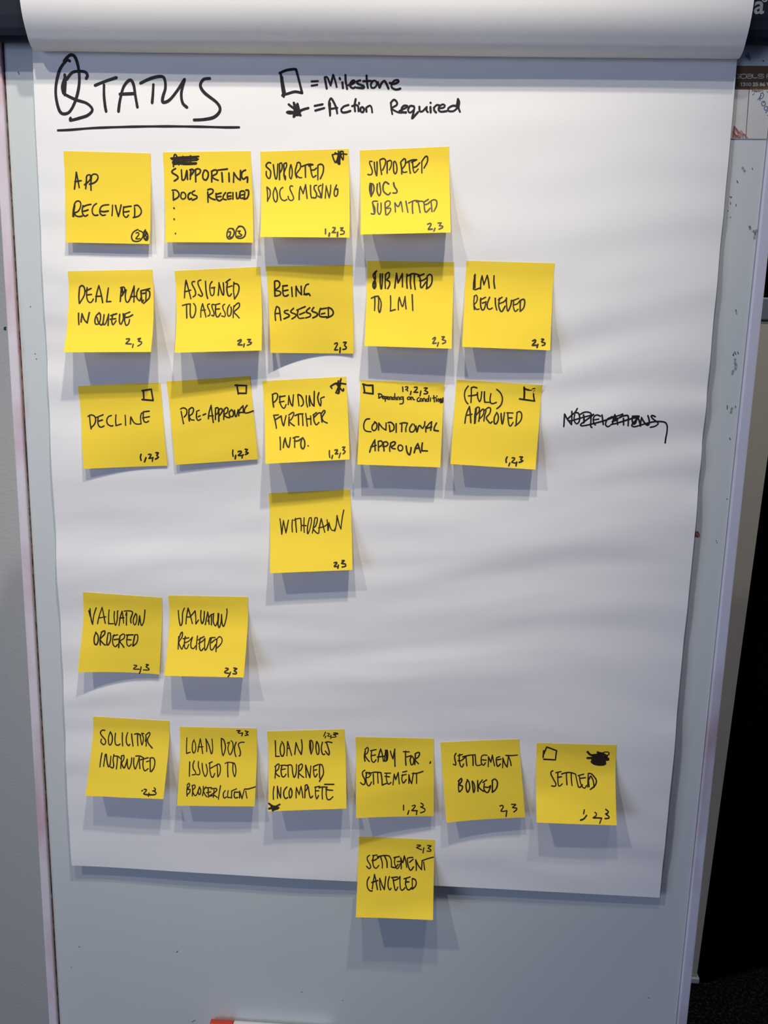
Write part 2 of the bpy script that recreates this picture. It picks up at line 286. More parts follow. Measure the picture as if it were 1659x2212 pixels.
  ('star_mark',27,"1200,225 1260,185 1320,170 1445,185;1200,225 1220,255;1370,100 1340,220 1285,330;1325,135 1335,250 1325,340;1285,325 1335,335 1345,250 1360,180 1355,130;1300,190 1400,300 1410,265;1310,190 1330,220 1290,320"),
  ('handwriting',23,"255,365 258,460 272,560;250,355 310,335 340,365 320,440 275,485;375,380 375,480 410,560 445,580 475,520;365,395 460,378;365,482 440,465;510,520 515,440 520,375 520,375 550,500 580,545 580,545 595,360;665,365 675,450 685,540;670,355 720,380 755,460 750,520 720,545;805,375 805,470 825,560;860,540 850,440 855,375 855,375 885,490 930,545 930,545 935,305;1010,325 990,400 1005,480 1035,540 1045,470 1040,420 1095,395"),
  ('handwriting',23,"270,695 350,688;275,700 300,800 318,905;290,772 350,735 395,705;395,705 410,800 435,865 450,800 475,700;525,720 520,800 522,860;520,690 590,645 600,680 560,760 525,790 570,840 610,865;620,700 680,675 750,670;675,690 680,850;740,680 750,860;795,665 810,780 820,870;875,705 880,845;805,755 880,750;925,680 930,780 965,850 1010,810;915,690 970,650;930,730 1000,660 1035,655;1045,690 1060,805;1040,680 1090,615 1110,640 1060,730 1085,790 1145,820"),
  ('handwriting',24,"375,1050 382,1150 382,1255;430,1220 440,1130 460,1065 460,1065 480,1160 520,1215 545,1060;590,1065 640,1045 680,1045;615,1060 615,1215;610,1115 670,1110 715,1080;735,1065 715,1150 725,1220 755,1240 778,1190 775,1110 745,1060;832,1190 836,1196"),
  ('number_mark',23,"1180,1270 1180,1330 1187,1380;1232,1348 1220,1398;1270,1262 1310,1258 1305,1285 1275,1322 1318,1320;1360,1310 1338,1385;1395,1215 1432,1212 1405,1255 1405,1260 1440,1285 1405,1322")]),
 dict(o=(760,805), q=(142,122,1508,172,1440,1543,90,1497), l=(16,16,16), say='CONDITIONAL APPROVAL', w=[
  ('checkbox',28,"180,185 250,205 340,205 340,205 345,345 345,345 195,325;190,190 210,325"),
  ('number_mark',24,"828,232 832,305;875,232 910,232 905,262 880,275;905,290 908,296;965,305 955,355;1020,240 1060,235 1060,265 1015,315 1015,318 1075,320;1125,300 1110,375;1180,250 1230,250 1190,290 1235,315 1225,340 1175,345"),
  ('small_handwriting',21,"440,360 440,415;430,345 475,350 490,380 445,415;495,400 525,395 515,380 495,400 510,425 530,420;540,390 545,465;540,395 565,390 565,420 545,430;575,415 600,405 590,390 575,410 590,435 610,430;620,395 622,435;620,400 645,395 650,435;690,400 660,410 665,435 695,430;700,340 695,435;720,400 722,440;745,440 745,400 770,400 775,440;830,400 795,400 790,430 825,430;835,395 840,450 830,500 785,508;930,395 905,410 910,435 945,430 945,400 925,395;965,440 965,400 990,405 1000,435 1020,440;1095,405 1065,430 1070,465 1105,465;1120,420 1110,450 1135,465 1150,440 1125,420;1160,465 1165,420 1190,425 1195,465;1240,425 1210,440 1215,465 1245,460;1255,375 1250,465;1285,410 1280,465;1335,375 1345,475;1320,415 1370,405;1385,380 1387,384;1375,425 1378,470;1410,425 1395,450 1415,470 1425,440 1405,425;1440,475 1440,425 1460,430 1462,475;1485,410 1480,480 1440,488"),
  ('handwriting',24,"290,752 235,760 200,820 195,900 230,950 310,962;375,815 335,860 330,920 365,945 405,900 405,830 370,800;435,935 440,820 440,820 500,900 555,935 555,935 560,820;610,855 620,945;590,815 640,810 685,860 680,930 620,960;722,830 722,970;785,830 850,815 905,825;815,835 812,960;905,830 880,900 880,960;985,835 945,900 950,960 1000,960 1035,900 1010,840;1045,870 1060,965 1085,880 1110,860 1140,900 1160,900 1185,850 1190,800;1205,880 1205,965;1215,890 1260,830 1300,800 1300,800 1285,940;1215,905 1300,885;1380,820 1345,890 1340,940;1340,940 1410,948"),
  ('handwriting',25,"290,1295 320,1200 375,1095 375,1095 380,1270;310,1210 395,1185;430,1130 435,1270;430,1120 475,1110 500,1140 490,1180 440,1210;515,1160 525,1275;510,1140 560,1125 590,1160 565,1195 505,1205;635,1165 615,1230 620,1280;630,1150 680,1125 710,1140 690,1180 640,1210 670,1235 705,1240;770,1180 750,1220 770,1270 815,1265 830,1215 800,1180 765,1185;885,1195 900,1290 940,1340 960,1270 965,1220;1015,1305 1040,1220 1075,1155 1075,1155 1120,1300;1030,1235 1100,1228;1150,1145 1140,1210 1140,1272;1140,1272 1230,1275")]),
 dict(o=(965,800), q=(160,152,1558,240,1447,1618,60,1525), l=(15.5,15.5,15.5), say='(FULL) APPROVED', w=[
  ('checkbox',28,"1185,465 1430,500 1430,500 1415,400 1430,300;1260,275 1265,370 1260,465;1262,290 1300,312 1360,318 1430,300"),
  ('handwriting',23,"350,255 300,330 290,420 310,500 345,545;400,290 400,400 395,525;400,285 440,270 490,285;355,415 430,410 490,395;500,360 505,440 535,510 560,450 570,350;615,350 612,440 620,520;620,520 700,520;720,380 705,470 720,535 760,540 808,522;815,310 870,360 905,440 900,520 870,580 815,625"),
  ('handwriting',23,"295,860 320,710 370,590 370,590 385,720 392,855;320,735 412,715;475,620 455,740 452,865;465,630 500,600 530,610 525,670 470,740;485,610 462,860;540,690 530,770 522,830;535,680 590,630 605,650 595,720 545,780;640,660 615,750 605,825;620,650 680,605 715,625 700,700 645,770 670,820 710,860 740,835;815,690 775,770 775,860 805,870 835,820 840,740 815,685;885,700 890,800 905,875 925,800 940,690;995,695 1000,800 1015,890 1040,905 1080,850;980,690 1080,695;1005,775 1065,775;1145,700 1135,800 1130,880;1140,690 1185,670 1220,710 1215,790 1180,850 1115,905"),
  ('number_mark',24,"985,1410 965,1450 970,1500;1028,1510 1010,1555;1065,1425 1100,1425 1105,1445 1062,1490 1065,1498 1120,1510 1145,1498;1140,1495 1128,1555;1190,1410 1235,1412 1205,1450 1240,1475 1180,1500")]),
 dict(o=(570,1040), q=(78,190,1402,132,1443,1443,97,1495), l=(17,17,17), say='WITHDRAWN', w=[
  ('handwriting',20,"262,608 280,740 292,862 292,862 318,635 318,635 360,838 360,838 400,630;465,622 458,730 465,822;490,632 550,605 600,600;515,600 522,720 532,828;600,600 608,700 608,805;655,590 652,720 658,832;610,715 690,720;740,600 710,750 710,850;745,595 770,590 775,650 750,770 720,850;830,600 810,730 790,840;830,595 865,590 870,640 840,730 800,760 840,820 880,848;895,840 905,740 935,605 935,605 965,720 992,828;890,755 980,735 1030,700;1030,625 1040,720 1045,800 1060,670;1060,670 1090,770 1130,800 1155,780 1180,700 1192,555 1192,555 1220,680 1255,775 1255,775 1275,600 1302,465;1155,810 1170,760"),
  ('number_mark',24,"1145,1325 1185,1318 1185,1340 1148,1378 1155,1388 1200,1385;1215,1360 1205,1415;1275,1290 1310,1290 1265,1335 1325,1345 1330,1380 1275,1395")]),
 dict(o=(155,1265), q=(180,105,1468,197,1425,1447,98,1413), l=(16,7,4), say='VALUATION ORDERED', w=[
  ('handwriting',21,"278,408 300,500;297,375 305,480 328,600 342,628;342,610 360,480 398,360;420,620 445,500 495,355 495,355 520,480 545,615;450,525 555,508;608,395 600,500 600,625;600,620 680,620;695,420 690,530 710,645 740,560 745,420 755,412;770,650 790,520 820,415 820,415 835,510 845,610;780,530 850,520;880,480 895,435 890,540 890,640;855,415 920,410 990,432 960,540 965,608;1040,455 1005,540 1005,610 1030,640 1060,560 1055,470 1035,455;1085,640 1100,540 1105,490 1105,490 1120,600 1140,650 1175,570 1192,398"),
  ('handwriting',23,"395,760 365,850 370,940 400,965 430,900 425,810 390,760;485,770 460,860 465,970;480,760 535,735 535,790 465,870 500,930 545,970;590,790 575,880 570,965;590,775 625,770 635,850 620,920 590,970;690,800 665,880 675,960 710,995 745,960;670,820 745,800;690,880 770,870;785,830 770,930 765,1010;785,820 830,790 860,800 850,860 785,905 820,960 850,1005;910,810 895,890 905,970 940,985 970,955;890,805 1000,800;910,880 965,882;1025,810 1010,890 995,980;1030,800 1070,800 1075,870 1050,940 995,985"),
  ('number_mark',22,"1015,1295 1055,1300 1055,1315 1012,1345 1015,1360 1100,1362;1130,1325 1120,1380 1102,1430;1210,1285 1250,1290 1210,1320 1258,1355 1250,1375 1170,1372")]),
 dict(o=(340,1265), q=(178,160,1475,185,1403,1497,113,1468), l=(22,22,22), say='VALUATION RECIEVED', w=[
  ('handwriting',22,"340,405 350,530 375,650 405,600 410,450 440,365;465,622 475,500 500,365 500,365 540,500 570,618;475,510 540,510;550,490 615,410 615,410 625,530 625,625;625,625 670,560;710,405 705,520 725,618 755,560 765,420;780,635 800,530 820,430 820,430 835,530 842,630;820,580 860,490 920,455;880,470 880,640;915,470 910,580 945,655 985,560 990,450 990,450 985,600 1005,685 1035,600 1045,470 1045,470 1050,590 1075,665 1110,580 1135,430 1130,380;1000,460 985,640"),
  ('handwriting',21,"345,830 342,930 338,1035;350,870 380,780 408,760 400,840 350,920 375,1000 400,1035 425,970;455,830 440,920 445,1010 480,1025 510,960;420,865 510,850;450,930 510,905 570,840;570,840 545,940 550,1010 590,1025 625,980;652,820 640,930 632,1040;700,850 685,940 690,1030 715,1060 750,1020;665,885 760,830;670,945 740,900 775,860;775,860 770,960 775,1050 810,1010 860,850;880,860 860,950 870,1040 900,1040 950,960;860,850 940,845;880,930 940,880 965,870;970,880 960,980 955,1075;970,870 1010,830 1050,860 1050,920 1010,980 970,1015"),
  ('number_mark',22,"1110,1345 1150,1350 1150,1370 1098,1400 1100,1418 1160,1428;1190,1410 1175,1450 1150,1485;1245,1342 1295,1355 1250,1385 1290,1415 1280,1438 1232,1435")]),
 dict(o=(170,1535), q=(235,97,1473,170,1378,1443,107,1387), l=(20,20,20), say='SOLICITOR INSTRUCTED', w=[
  ('handwriting',22,"425,322 385,318 355,350 370,400 435,480 435,530 405,555 360,510 372,465;515,345 485,440 490,540 515,560 545,500 545,410 515,345;600,368 590,460 600,545 640,565 672,545;712,362 710,460 715,572;798,358 775,440 780,530 815,572 832,548;862,380 870,470 885,575;910,385 960,375 1010,400;960,385 958,470 965,570;1000,400 1015,500 1030,560 1050,500 1055,430;1030,375 1050,430;1025,370 1060,375;1095,420 1100,500 1098,578;1090,400 1150,355 1160,390 1120,470 1140,540 1198,610;1100,430 1085,500"),
  ('handwriting',22,"378,690 360,790 345,915;405,905 420,800 435,715 450,715 450,715 460,820 485,915 510,880 525,745;575,715 560,800 570,890 555,935 520,918;580,740 640,745 690,790;630,760 625,860 612,950;700,740 690,840 685,940;695,740 735,730 735,790 700,860 740,935 770,870 790,790 790,790 795,900 820,950 850,880 865,770;900,770 895,870 920,950 950,880 985,760;985,760 990,850 998,945;930,740 1000,740 1055,770;1055,780 1045,880 1060,960 1085,980 1130,945;1010,800 1130,768;1105,832 1145,820;1165,790 1165,890 1165,990;1160,775 1215,770 1240,830 1225,930 1180,995"),
  ('number_mark',22,"1025,1308 1045,1298;1068,1280 1105,1290 1090,1320 1058,1350 1080,1365 1130,1370 1200,1372 1250,1365 1260,1340 1225,1310 1205,1308 1245,1300 1250,1280 1230,1258;1145,1345 1135,1395")]),
 dict(o=(365,1550), q=(175,150,1425,178,1397,1448,130,1435), l=(14.7,14.7,14.7), say='LOAN DOCS ISSUED TO BROKER/CLIENT', w=[
  ('number_mark',22,"1105,212 1160,212 1125,240 1145,255 1200,250;1200,250 1185,298;1240,218 1290,232 1255,255 1290,280 1240,292"),
  ('handwriting',20,"292,330 285,460 285,585;285,585 345,565;410,360 385,420 380,530 405,580 435,520 430,420 405,375;470,555 490,440 510,345 510,345 530,450 548,585;478,480 552,475;600,345 612,450 615,555;600,345 650,450 690,590 712,520 700,350;855,345 855,460 870,600;850,340 890,360 920,470 900,580 880,620;950,420 985,400 960,500 985,600 1010,590 1045,490 1035,400 1010,378;1095,400 1070,470 1070,560 1090,635;1225,402 1165,405 1130,440 1160,540 1160,610 1140,625"),
  ('handwriting',20,"338,722 335,840 332,955;412,705 390,770 400,840 430,880 430,925 380,932;480,715 480,800 505,880 495,928 450,928;540,745 550,860 590,960 625,880 605,760;665,740 665,850 690,960 720,970 745,910;650,745 705,720;680,825 770,775;785,770 790,860 795,965;780,765 820,760 840,830 825,920 795,965;915,748 960,728 1040,735;958,735 955,850 960,965;1045,745 1040,860 1070,960 1090,880 1080,780 1060,740 1035,745"),
  ('handwriting',20,"300,1120 290,1200 295,1280;295,1100 325,1070 335,1110 300,1170 345,1170 335,1220 300,1255;380,1110 385,1200 380,1275;375,1110 420,1100 425,1140 385,1190 420,1270 450,1255 480,1180;500,1130 475,1200 490,1255 515,1230 515,1170 495,1130;560,1120 560,1200 545,1270;600,1130 565,1190 590,1260 620,1290;640,1150 640,1230 645,1298;600,1145 690,1140;610,1225 680,1210;735,1180 730,1250 722,1300;690,1160 770,1155 775,1190 730,1230 660,1278 740,1270 785,1300;840,1110 820,1220 805,1330;915,1190 885,1240 890,1300 915,1310 935,1290;965,1190 955,1250 960,1305;955,1300 1010,1305;1020,1200 1020,1310;1020,1195 1100,1160;1070,1210 1060,1270 1080,1310 1120,1300;1065,1215 1130,1215;1150,1310 1150,1200 1150,1200 1190,1320 1190,1320 1225,1180;1270,1310 1250,1200;1230,1165 1300,1160 1405,1128")]),
 dict(o=(560,1550), q=(125,225,1385,190,1420,1483,145,1530), l=(19,19,19), say='LOAN DOCS RETURNED INCOMPLETE', w=[
  ('number_mark',18,"1080,235 1048,305;1085,300 1072,330;1110,255 1145,265 1115,300 1150,305 1168,300;1170,290 1162,340 1165,325 1245,315 1240,290 1205,275 1285,265 1255,250 1215,250"),
  ('handwriting',22,"260,375 265,500 268,632;268,632 325,632;360,420 340,500 350,600 380,632 408,560 400,450 368,390;450,620 455,500 462,390 462,390 495,500 528,618;455,500 495,500;578,600 590,500 598,405 598,405 640,520 685,602 685,602 700,480 688,360;825,390 820,480 845,595;820,380 850,370 875,430 870,520 845,595;835,385 840,540;935,390 922,480 940,590 965,595 975,520 960,430 935,390;1030,400 1012,480 1020,570 1045,605 1065,595;1185,408 1120,395 1075,405;1095,405 1125,500 1140,560 1130,610 1075,545"),
  ('handwriting',22,"268,810 262,900 258,985;255,800 310,755 325,775 310,840 265,890 300,940 330,960;370,785 355,870 370,955 405,965 435,925;350,780 425,775;360,850 425,835;435,785 510,770 535,800 545,900 570,975 600,900 605,765;470,790 470,900 475,968;645,800 640,900 635,985;635,790 690,755 705,790 680,850 640,890 680,940 725,975;755,780 760,880 765,975;755,775 790,880 825,980 825,980 840,790;885,800 885,890 910,970 945,920;880,800 960,765;890,860 935,848;985,775 980,880 985,985;980,765 1020,770 1045,850 1040,930 980,1040"),
  ('handwriting',22,"240,1125 228,1220 232,1330;295,1120 295,1220 297,1315;295,1120 320,1230 348,1310 348,1310 352,1140;450,1130 405,1190 400,1270 430,1320 465,1300;510,1150 485,1220 500,1310 530,1270 530,1190 510,1150;600,1310 600,1220 605,1140 605,1140 650,1255 650,1255 680,1120 680,1120 700,1220 710,1305;750,1120 745,1220 742,1305;745,1110 780,1095 785,1150 750,1200;800,1130 815,1240 835,1310 870,1280;915,1140 915,1240 935,1325 965,1270;905,1135 985,1120;920,1195 970,1192;975,1145 1030,1130 1110,1135;1030,1135 1025,1240 1030,1325;1095,1150 1090,1250 1110,1330 1150,1335 1200,1290;1085,1165 1130,1180 1195,1185;1065,1088 1215,1088"),
  ('star_mark',30,"155,1400 215,1440 260,1450 335,1415;160,1485 210,1470 260,1460 315,1470;205,1440 220,1520 250,1480;240,1445 215,1500 300,1485;190,1430 230,1490 280,1455;215,1450 270,1480")]),
 dict(o=(750,1570), q=(135,165,1410,192,1412,1457,143,1490), l=(18,12,8), say='READY FOR SETTLEMENT', w=[
  ('handwriting',23,"295,390 280,480 290,560;290,370 330,335 345,370 325,430 290,460 320,520 362,565;400,385 390,480 405,560 435,578 470,535;380,390 470,370;395,470 460,458;502,570 515,460 545,360 545,360 575,460 590,560;492,492 600,480;625,395 615,480 610,560;620,385 650,380 660,450 650,540 615,560;635,390 640,540;705,395 720,460 745,520;775,362 745,520;775,362 775,500 778,645;950,395 950,510 957,625;915,405 1010,408;950,495 1040,470;1045,480 1025,540 1045,620 1075,600 1085,530 1060,480;1110,450 1105,540 1100,615;1105,440 1160,415 1180,440 1150,500 1105,530 1160,600;1358,568 1348,592"),
  ('handwriting',22,"288,708 255,730 250,780 290,870 285,930 255,940 218,910;320,740 305,840 325,940 360,960 395,900;300,750 370,745;305,825 345,825 385,780;355,768 440,740 550,745;425,770 428,850 430,935;495,755 500,840 503,915;550,750 565,850 570,950;570,950 640,920;640,765 640,860 670,935 715,905;612,755 705,755;615,805 690,815;745,945 755,860 765,770 765,770 790,860 790,860 830,745 830,745 840,840 848,930;905,780 890,850 915,915 960,860;905,738 970,722;890,790 960,775;1005,920 1005,780 1005,780 1020,860 1050,925 1050,925 1080,750;1130,760 1130,920;1060,760 1140,755 1235,725"),
  ('number_mark',22,"918,1278 918,1355;1005,1365 985,1425;1060,1290 1100,1275 1105,1300 1060,1355 1058,1365 1140,1365;1135,1365 1128,1430;1200,1242 1235,1265 1235,1295 1195,1305 1260,1335 1260,1375 1195,1400")]),
 dict(o=(935,1580), q=(120,180,1403,128,1505,1400,220,1487), l=(16,12,10), say='SETTLEMENT BOOKED', w=[
  ('handwriting',22,"378,355 355,400 360,460 375,520 370,548 332,535;435,370 430,460 450,560 480,578 500,530;410,395 480,375;410,475 460,475 530,415;485,415 580,390 690,380;540,410 545,490 555,560;650,400 655,480 655,555;690,385 695,470 705,545 745,555 785,540;880,388 820,385 790,420 790,510 825,550 855,510;800,462 870,468;900,575 905,490 905,410 905,410 945,500 945,500 970,385 970,385 985,470 1005,560;1090,410 1040,430 1035,500 1055,570 1100,530;1035,465 1110,450;1135,590 1140,500 1140,430 1140,430 1175,530 1210,580 1210,580 1230,400;1235,410 1260,480 1275,555;1190,390 1280,392 1375,385"),
  ('handwriting',24,"430,790 418,880 425,985;415,810 465,765 470,810 430,870 480,890 475,940 440,980;565,790 540,870 550,960 570,990 600,920 590,830 560,785;640,810 650,900 665,995 685,930 670,850 645,810;730,800 730,900 735,975;805,790 745,890 790,950 830,975;840,850 830,930 860,985 900,990 940,900;815,830 875,790;850,905 905,910 940,880;970,800 970,890 970,990;965,800 1010,775 1050,820 1045,900 1010,960 965,990"),
  ('number_mark',22,"1090,1215 1135,1205 1145,1235 1110,1290 1115,1300 1160,1300 1205,1290;1205,1290 1192,1385;1285,1188 1350,1192 1300,1238 1365,1250 1360,1280 1320,1310")]),
 dict(o=(1140,1585), q=(148,150,1450,185,1450,1493,145,1447), l=(22,22,22), say='SETTLED', w=[
  ('checkbox',26,"260,275 250,385;262,330 310,215 310,215 470,275 470,275 450,425 450,425 260,415"),
  ('scribble',38,"975,295 1010,335 1040,350;975,395 1050,395;1040,350 1180,340 1290,360 1200,390 1060,360 1250,340;1060,420 1150,380 1290,400 1310,420 1200,430 1050,430 1100,400 1250,380;1040,455 1090,490 1190,505 1260,490 1240,440 1130,400 1080,420 1060,460;1140,300 1160,360 1200,440 1240,480;1145,310 1210,320 1260,350;1200,320 1280,370 1210,450 1100,440 1160,360 1240,410 1180,460;1110,380 1150,430 1210,400 1230,450;1060,450 1120,480 1200,470 1130,440 1230,470"),
  ('scribble',20,"1215,320 1250,300 1310,300 1325,330 1270,375;1235,375 1300,390 1320,425"),
  ('handwriting',22,"410,603 385,615 378,660 430,760 460,820 440,855 390,848;490,640 490,740 500,840 525,850 562,815;458,635 540,615;485,712 550,700;552,655 620,635 700,632 775,655;630,650 632,740 640,830;708,650 710,740 722,842;780,660 800,760 825,860 855,872 890,830;840,690 860,800 895,870 930,885 955,845;820,682 912,658;860,725 940,715;985,670 980,780 975,865;985,720 1000,862;1000,740 1025,690 1065,760 1080,870;985,648 1040,655 1110,740 1115,800 1080,860 1020,905"),
  ('number_mark',21,"922,1240 910,1305;960,1328 915,1385 858,1408;1095,1282 1120,1300 1110,1340 1065,1370 1130,1370 1205,1375;1205,1375 1172,1458;1270,1232 1315,1270 1290,1300 1268,1305 1320,1345 1320,1375 1258,1382")]),
 dict(o=(750,1785), q=(188,168,1425,222,1397,1527,140,1480), l=(24,24,24), say='SETTLEMENT CANCELED', w=[
  ('number_mark',22,"1140,305 1190,308 1185,325 1130,345 1210,380;1248,350 1235,432;1310,312 1365,320 1320,355 1360,380 1355,405 1300,402"),
  ('handwriting',22,"365,470 330,500 330,550 375,630 380,670 355,688 315,650;430,480 415,570 435,660 475,682 515,635;415,475 485,468;405,555 450,550 520,500;490,495 600,475 680,480;545,500 570,590 572,680;610,490 645,570 650,670;680,480 715,540 720,660;720,660 780,672 830,620;780,500 770,590 800,680 830,680 870,600;760,510 850,490;815,575 870,570;880,690 880,590 870,510 905,590 930,480 930,480 955,570 970,665;1070,505 985,520 985,600 1010,690 1040,715 1080,660;1015,585 1075,535;1125,715 1125,630 1115,545 1115,545 1160,640 1210,705 1210,705 1220,560;1245,580 1262,710;1215,560 1300,530 1405,500"),
  ('handwriting',23,"360,825 330,880 325,960 345,1025 385,1055 408,1048;408,1015 425,900 445,785 445,785 470,900 492,1030;400,915 500,882;545,1035 530,940 530,845 530,845 570,960 605,1030 605,1030 628,820;690,818 670,880 665,970 690,1035 715,1010;745,840 760,940 780,1030 800,1040 825,990;722,835 820,825;750,885 820,860 860,820;860,820 860,930 870,1020 900,1040 940,1000;960,860 950,940 975,1020 1010,1035 1045,1000;925,855 1025,825;950,905 1005,905;1060,855 1060,950 1070,1020;1065,850 1110,870 1125,930 1100,990 1050,1020")]),
]
SHEET = [
 ('heading_handwriting',(100,100),1659/440,20,"190,120 165,115 110,190 80,310 80,420 110,530 155,550 200,520 245,420 268,300 262,180 235,90 200,70 165,95 145,120;150,232 155,300 150,395;155,250 130,320 135,370 150,390 240,435 330,465 375,515 340,560 270,585 195,603 198,585;165,270 210,215 270,203 320,212 335,240 325,262;145,300 140,370 155,320;398,318 480,285 570,255;470,315 470,400 478,480 487,530;588,530 600,440 630,330 680,275 710,310 725,400 742,495;600,390 720,385;768,300 850,262 930,245 962,265 970,340 950,410 950,455 1000,440 1060,370 1125,270 1125,270 1100,380 1110,460 1145,497;872,312 868,390 862,460;1330,262 1280,270 1255,320 1290,380 1390,460 1415,520 1370,575 1290,595 1205,600"),
 ('heading_underline',(100,100),1659/440,17,"95,685 200,680 400,665 700,655 1000,652 1250,655 1450,660 1570,660"),
 ('checkbox_key',(590,140),1659/200,36,"118,148 230,100 370,78 410,85 410,85 450,230 520,505 520,505 400,482 300,505 165,548;135,150 155,350 180,545;150,210 180,350 208,500;160,220 170,420 190,570"),
 ('legend_handwriting',(590,140),1659/200,33,"690,298 800,292;690,375 790,358;925,225 940,320 960,425;925,222 970,225 1030,370 1030,370 1075,180 1075,180 1110,280 1138,395;1190,235 1200,260;1240,315 1250,415;1295,185 1300,300 1325,430;1345,365 1420,340 1465,300 1430,280 1385,330 1385,390 1430,420 1470,400;1560,280 1500,300 1520,340 1620,380 1620,415 1500,410"),
 ('legend_handwriting',(770,140),1659/240,27,"150,160 155,250 170,345;100,245 215,240;245,240 215,290 225,340 270,340 305,290 285,240 245,240;320,260 345,340 370,280 415,240 440,270 460,310 478,355;495,270 560,285 625,255 620,230 570,235 525,285 530,340 590,370 655,355"),
 ('star_key',(590,140),1659/200,36,"280,710 370,780 470,830;630,775 540,800 470,830 370,860 290,865 250,850 290,840 370,850;370,680 385,800 370,930;370,680 420,780 480,900;435,700 400,800 370,930 430,850 490,905;435,700 460,800 480,850;400,760 430,880 380,860 450,860;390,720 400,880;420,900 480,890"),
 ('legend_handwriting',(590,140),1659/200,33,"745,735 885,708;755,820 915,775;1020,910 1008,780 1000,680 1035,600 1080,660 1130,770 1148,870;1020,690 1020,900;1030,790 1150,770;1350,720 1270,745 1220,800 1240,850 1310,850 1385,825;1480,615 1460,720 1468,830;1415,740 1480,720 1520,740 1530,830;1540,680 1540,700"),
 ('legend_handwriting',(770,140),1659/240,26,"38,570 38,582;65,640 60,690 95,708 115,660 85,630;150,700 145,640;145,640 200,608 225,640 235,710;515,560 520,650 535,735;510,570 560,520 605,560 600,600 530,650 600,700 660,715 740,705;640,690 740,640 760,615 710,610 675,650 680,700 740,715;860,620 800,615 770,680 800,715 860,670;865,640 850,720 830,800 870,760 920,705;940,625 945,690 985,695 1050,630 1045,680 1065,705;1105,630 1108,710;1107,565 1107,570;1160,640 1160,680 1190,712;1155,640 1200,600 1240,605;1225,650 1300,640 1320,610 1290,590 1240,620 1225,670 1260,700 1350,690;1500,620 1440,610 1370,650 1380,690 1450,690 1500,650;1515,510 1500,600;1515,510 1535,560 1525,640 1545,700"),
 ('crossed_out_word',(1200,870),1659/130,40,"228,655 240,480 250,310 250,310 330,460 440,600 440,600 450,430 450,240;530,330 510,430 530,530 590,580 650,520 665,400 640,300 590,270 540,280;690,315 780,265 880,255 960,280 990,330;770,330 785,440 780,550;980,330 975,480 970,640 1000,680;1235,370 1150,335 1070,370 1040,450 1050,550 1095,610;1060,470 1190,450;1280,335 1300,470 1315,600;1540,400 1440,440 1390,530 1380,610 1440,660 1500,630;600,160 540,260 450,340 330,460 400,500 560,460 800,390 1000,340 1050,320;1050,320 950,400 800,510 690,600 720,635 850,620 1100,560 1350,490 1600,400"),
 ('crossed_out_word',(1320,870),1659/130,40,"40,580 60,470 105,330 105,330 160,470 180,600;30,520 180,470;0,390 150,370 320,310;70,440 120,380 130,450;150,440 280,390 320,320;130,400 60,500 160,480;340,430 345,610;250,390 400,350 470,365 475,500 470,630;590,380 580,480 610,580;600,370 680,400 690,520 640,590 590,560;590,370 770,370 730,430 640,560;810,640 820,520 840,410 840,410 900,520 980,610 1040,600 1050,480 1015,355;1220,385 1140,350 1105,370 1150,440 1280,540 1290,590 1200,650 1085,675;0,600 200,550 450,470 700,400 770,380;650,400 740,430 780,510 800,600;760,390 700,460 600,570 570,630 640,660 800,620 1000,560 1200,520 1400,520 1500,550 1545,640 1540,800 1510,960 1490,1105;960,590 1030,600"),
]
WHERE = ['first of the top row', 'second of the top row', 'third of the top row', 'last of the top row',
 'first of the second row', 'second of the second row', 'middle of the second row', 'fourth of the second row', 'last of the second row',
 'first of the third row', 'second of the third row', 'middle of the third row', 'fourth of the third row', 'last of the third row',
 'alone below PENDING FURTHER INFO', 'left of a pair', 'right of a pair',
 'first of the long lower row', 'beside SOLICITOR INSTRUCTED', 'star at bottom left', 'above SETTLEMENT CANCELED', 'left of SETTLED', 'last of the lower row', 'overhanging the lower edge of the sheet']
# ------------------------------------------------------------------ materials
M_PAPER = mat('white_paper', srgb(240, 239, 238), 0.75, bump=0.05, bscale=900, spec=0.25)
M_ROLL = mat('flipped_paper', srgb(240, 239, 236), 0.75, bump=0.05, bscale=900, spec=0.25)
M_NOTE = mat('yellow_note_paper', (0.94, 0.69, 0.055, 1), 0.8, bump=0.04, bscale=1200, spec=0.15)
M_INK = mat('black_marker_ink', (0.016, 0.014, 0.016, 1), 0.45, spec=0.3)
M_INK_NOTE = mat('black_marker_ink_on_yellow', (0.022, 0.014, 0.006, 1), 0.5, spec=0.3)
M_BOARD = mat('enamel_board', srgb(210, 215, 214), 0.25, col2=srgb(202, 209, 210), scale=3, spec=0.5, bump=0.02, bscale=500)
M_RAIL_L = mat('stained_frame_rail', srgb(222, 214, 220), 0.45, col2=srgb(205, 172, 184), scale=9, mix=(0.45, 0.68), stretch=(2.5, 1, 1))
M_RAIL_R = mat('scuffed_frame_rail', srgb(208, 208, 222), 0.45, col2=srgb(176, 160, 172), scale=8, mix=(0.5, 0.74), stretch=(2.5, 1, 1))
M_GROOVE = mat('dirty_joint', srgb(70, 52, 50), 0.9, col2=srgb(150, 130, 122), scale=160)
M_NAVY = mat('navy_plastic', srgb(15, 21, 40), 0.55, col2=srgb(12, 17, 33), scale=40, spec=0.25)
M_LOGO = mat('pale_print', srgb(160, 168, 182), 0.6)
M_BROWN = mat('brown_print', srgb(104, 76, 46), 0.7)
M_FORM = mat('worksheet_paper', srgb(206, 208, 206), 0.6, col2=srgb(198, 196, 190), scale=14)
M_PRINT = mat('cream_print', srgb(232, 226, 212), 0.7)
M_SPECK = mat('dried_marker', srgb(62, 68, 78), 0.7)
M_SMUDGE = mat('smudged_marker', srgb(110, 118, 128), 0.7, alpha=0.3)
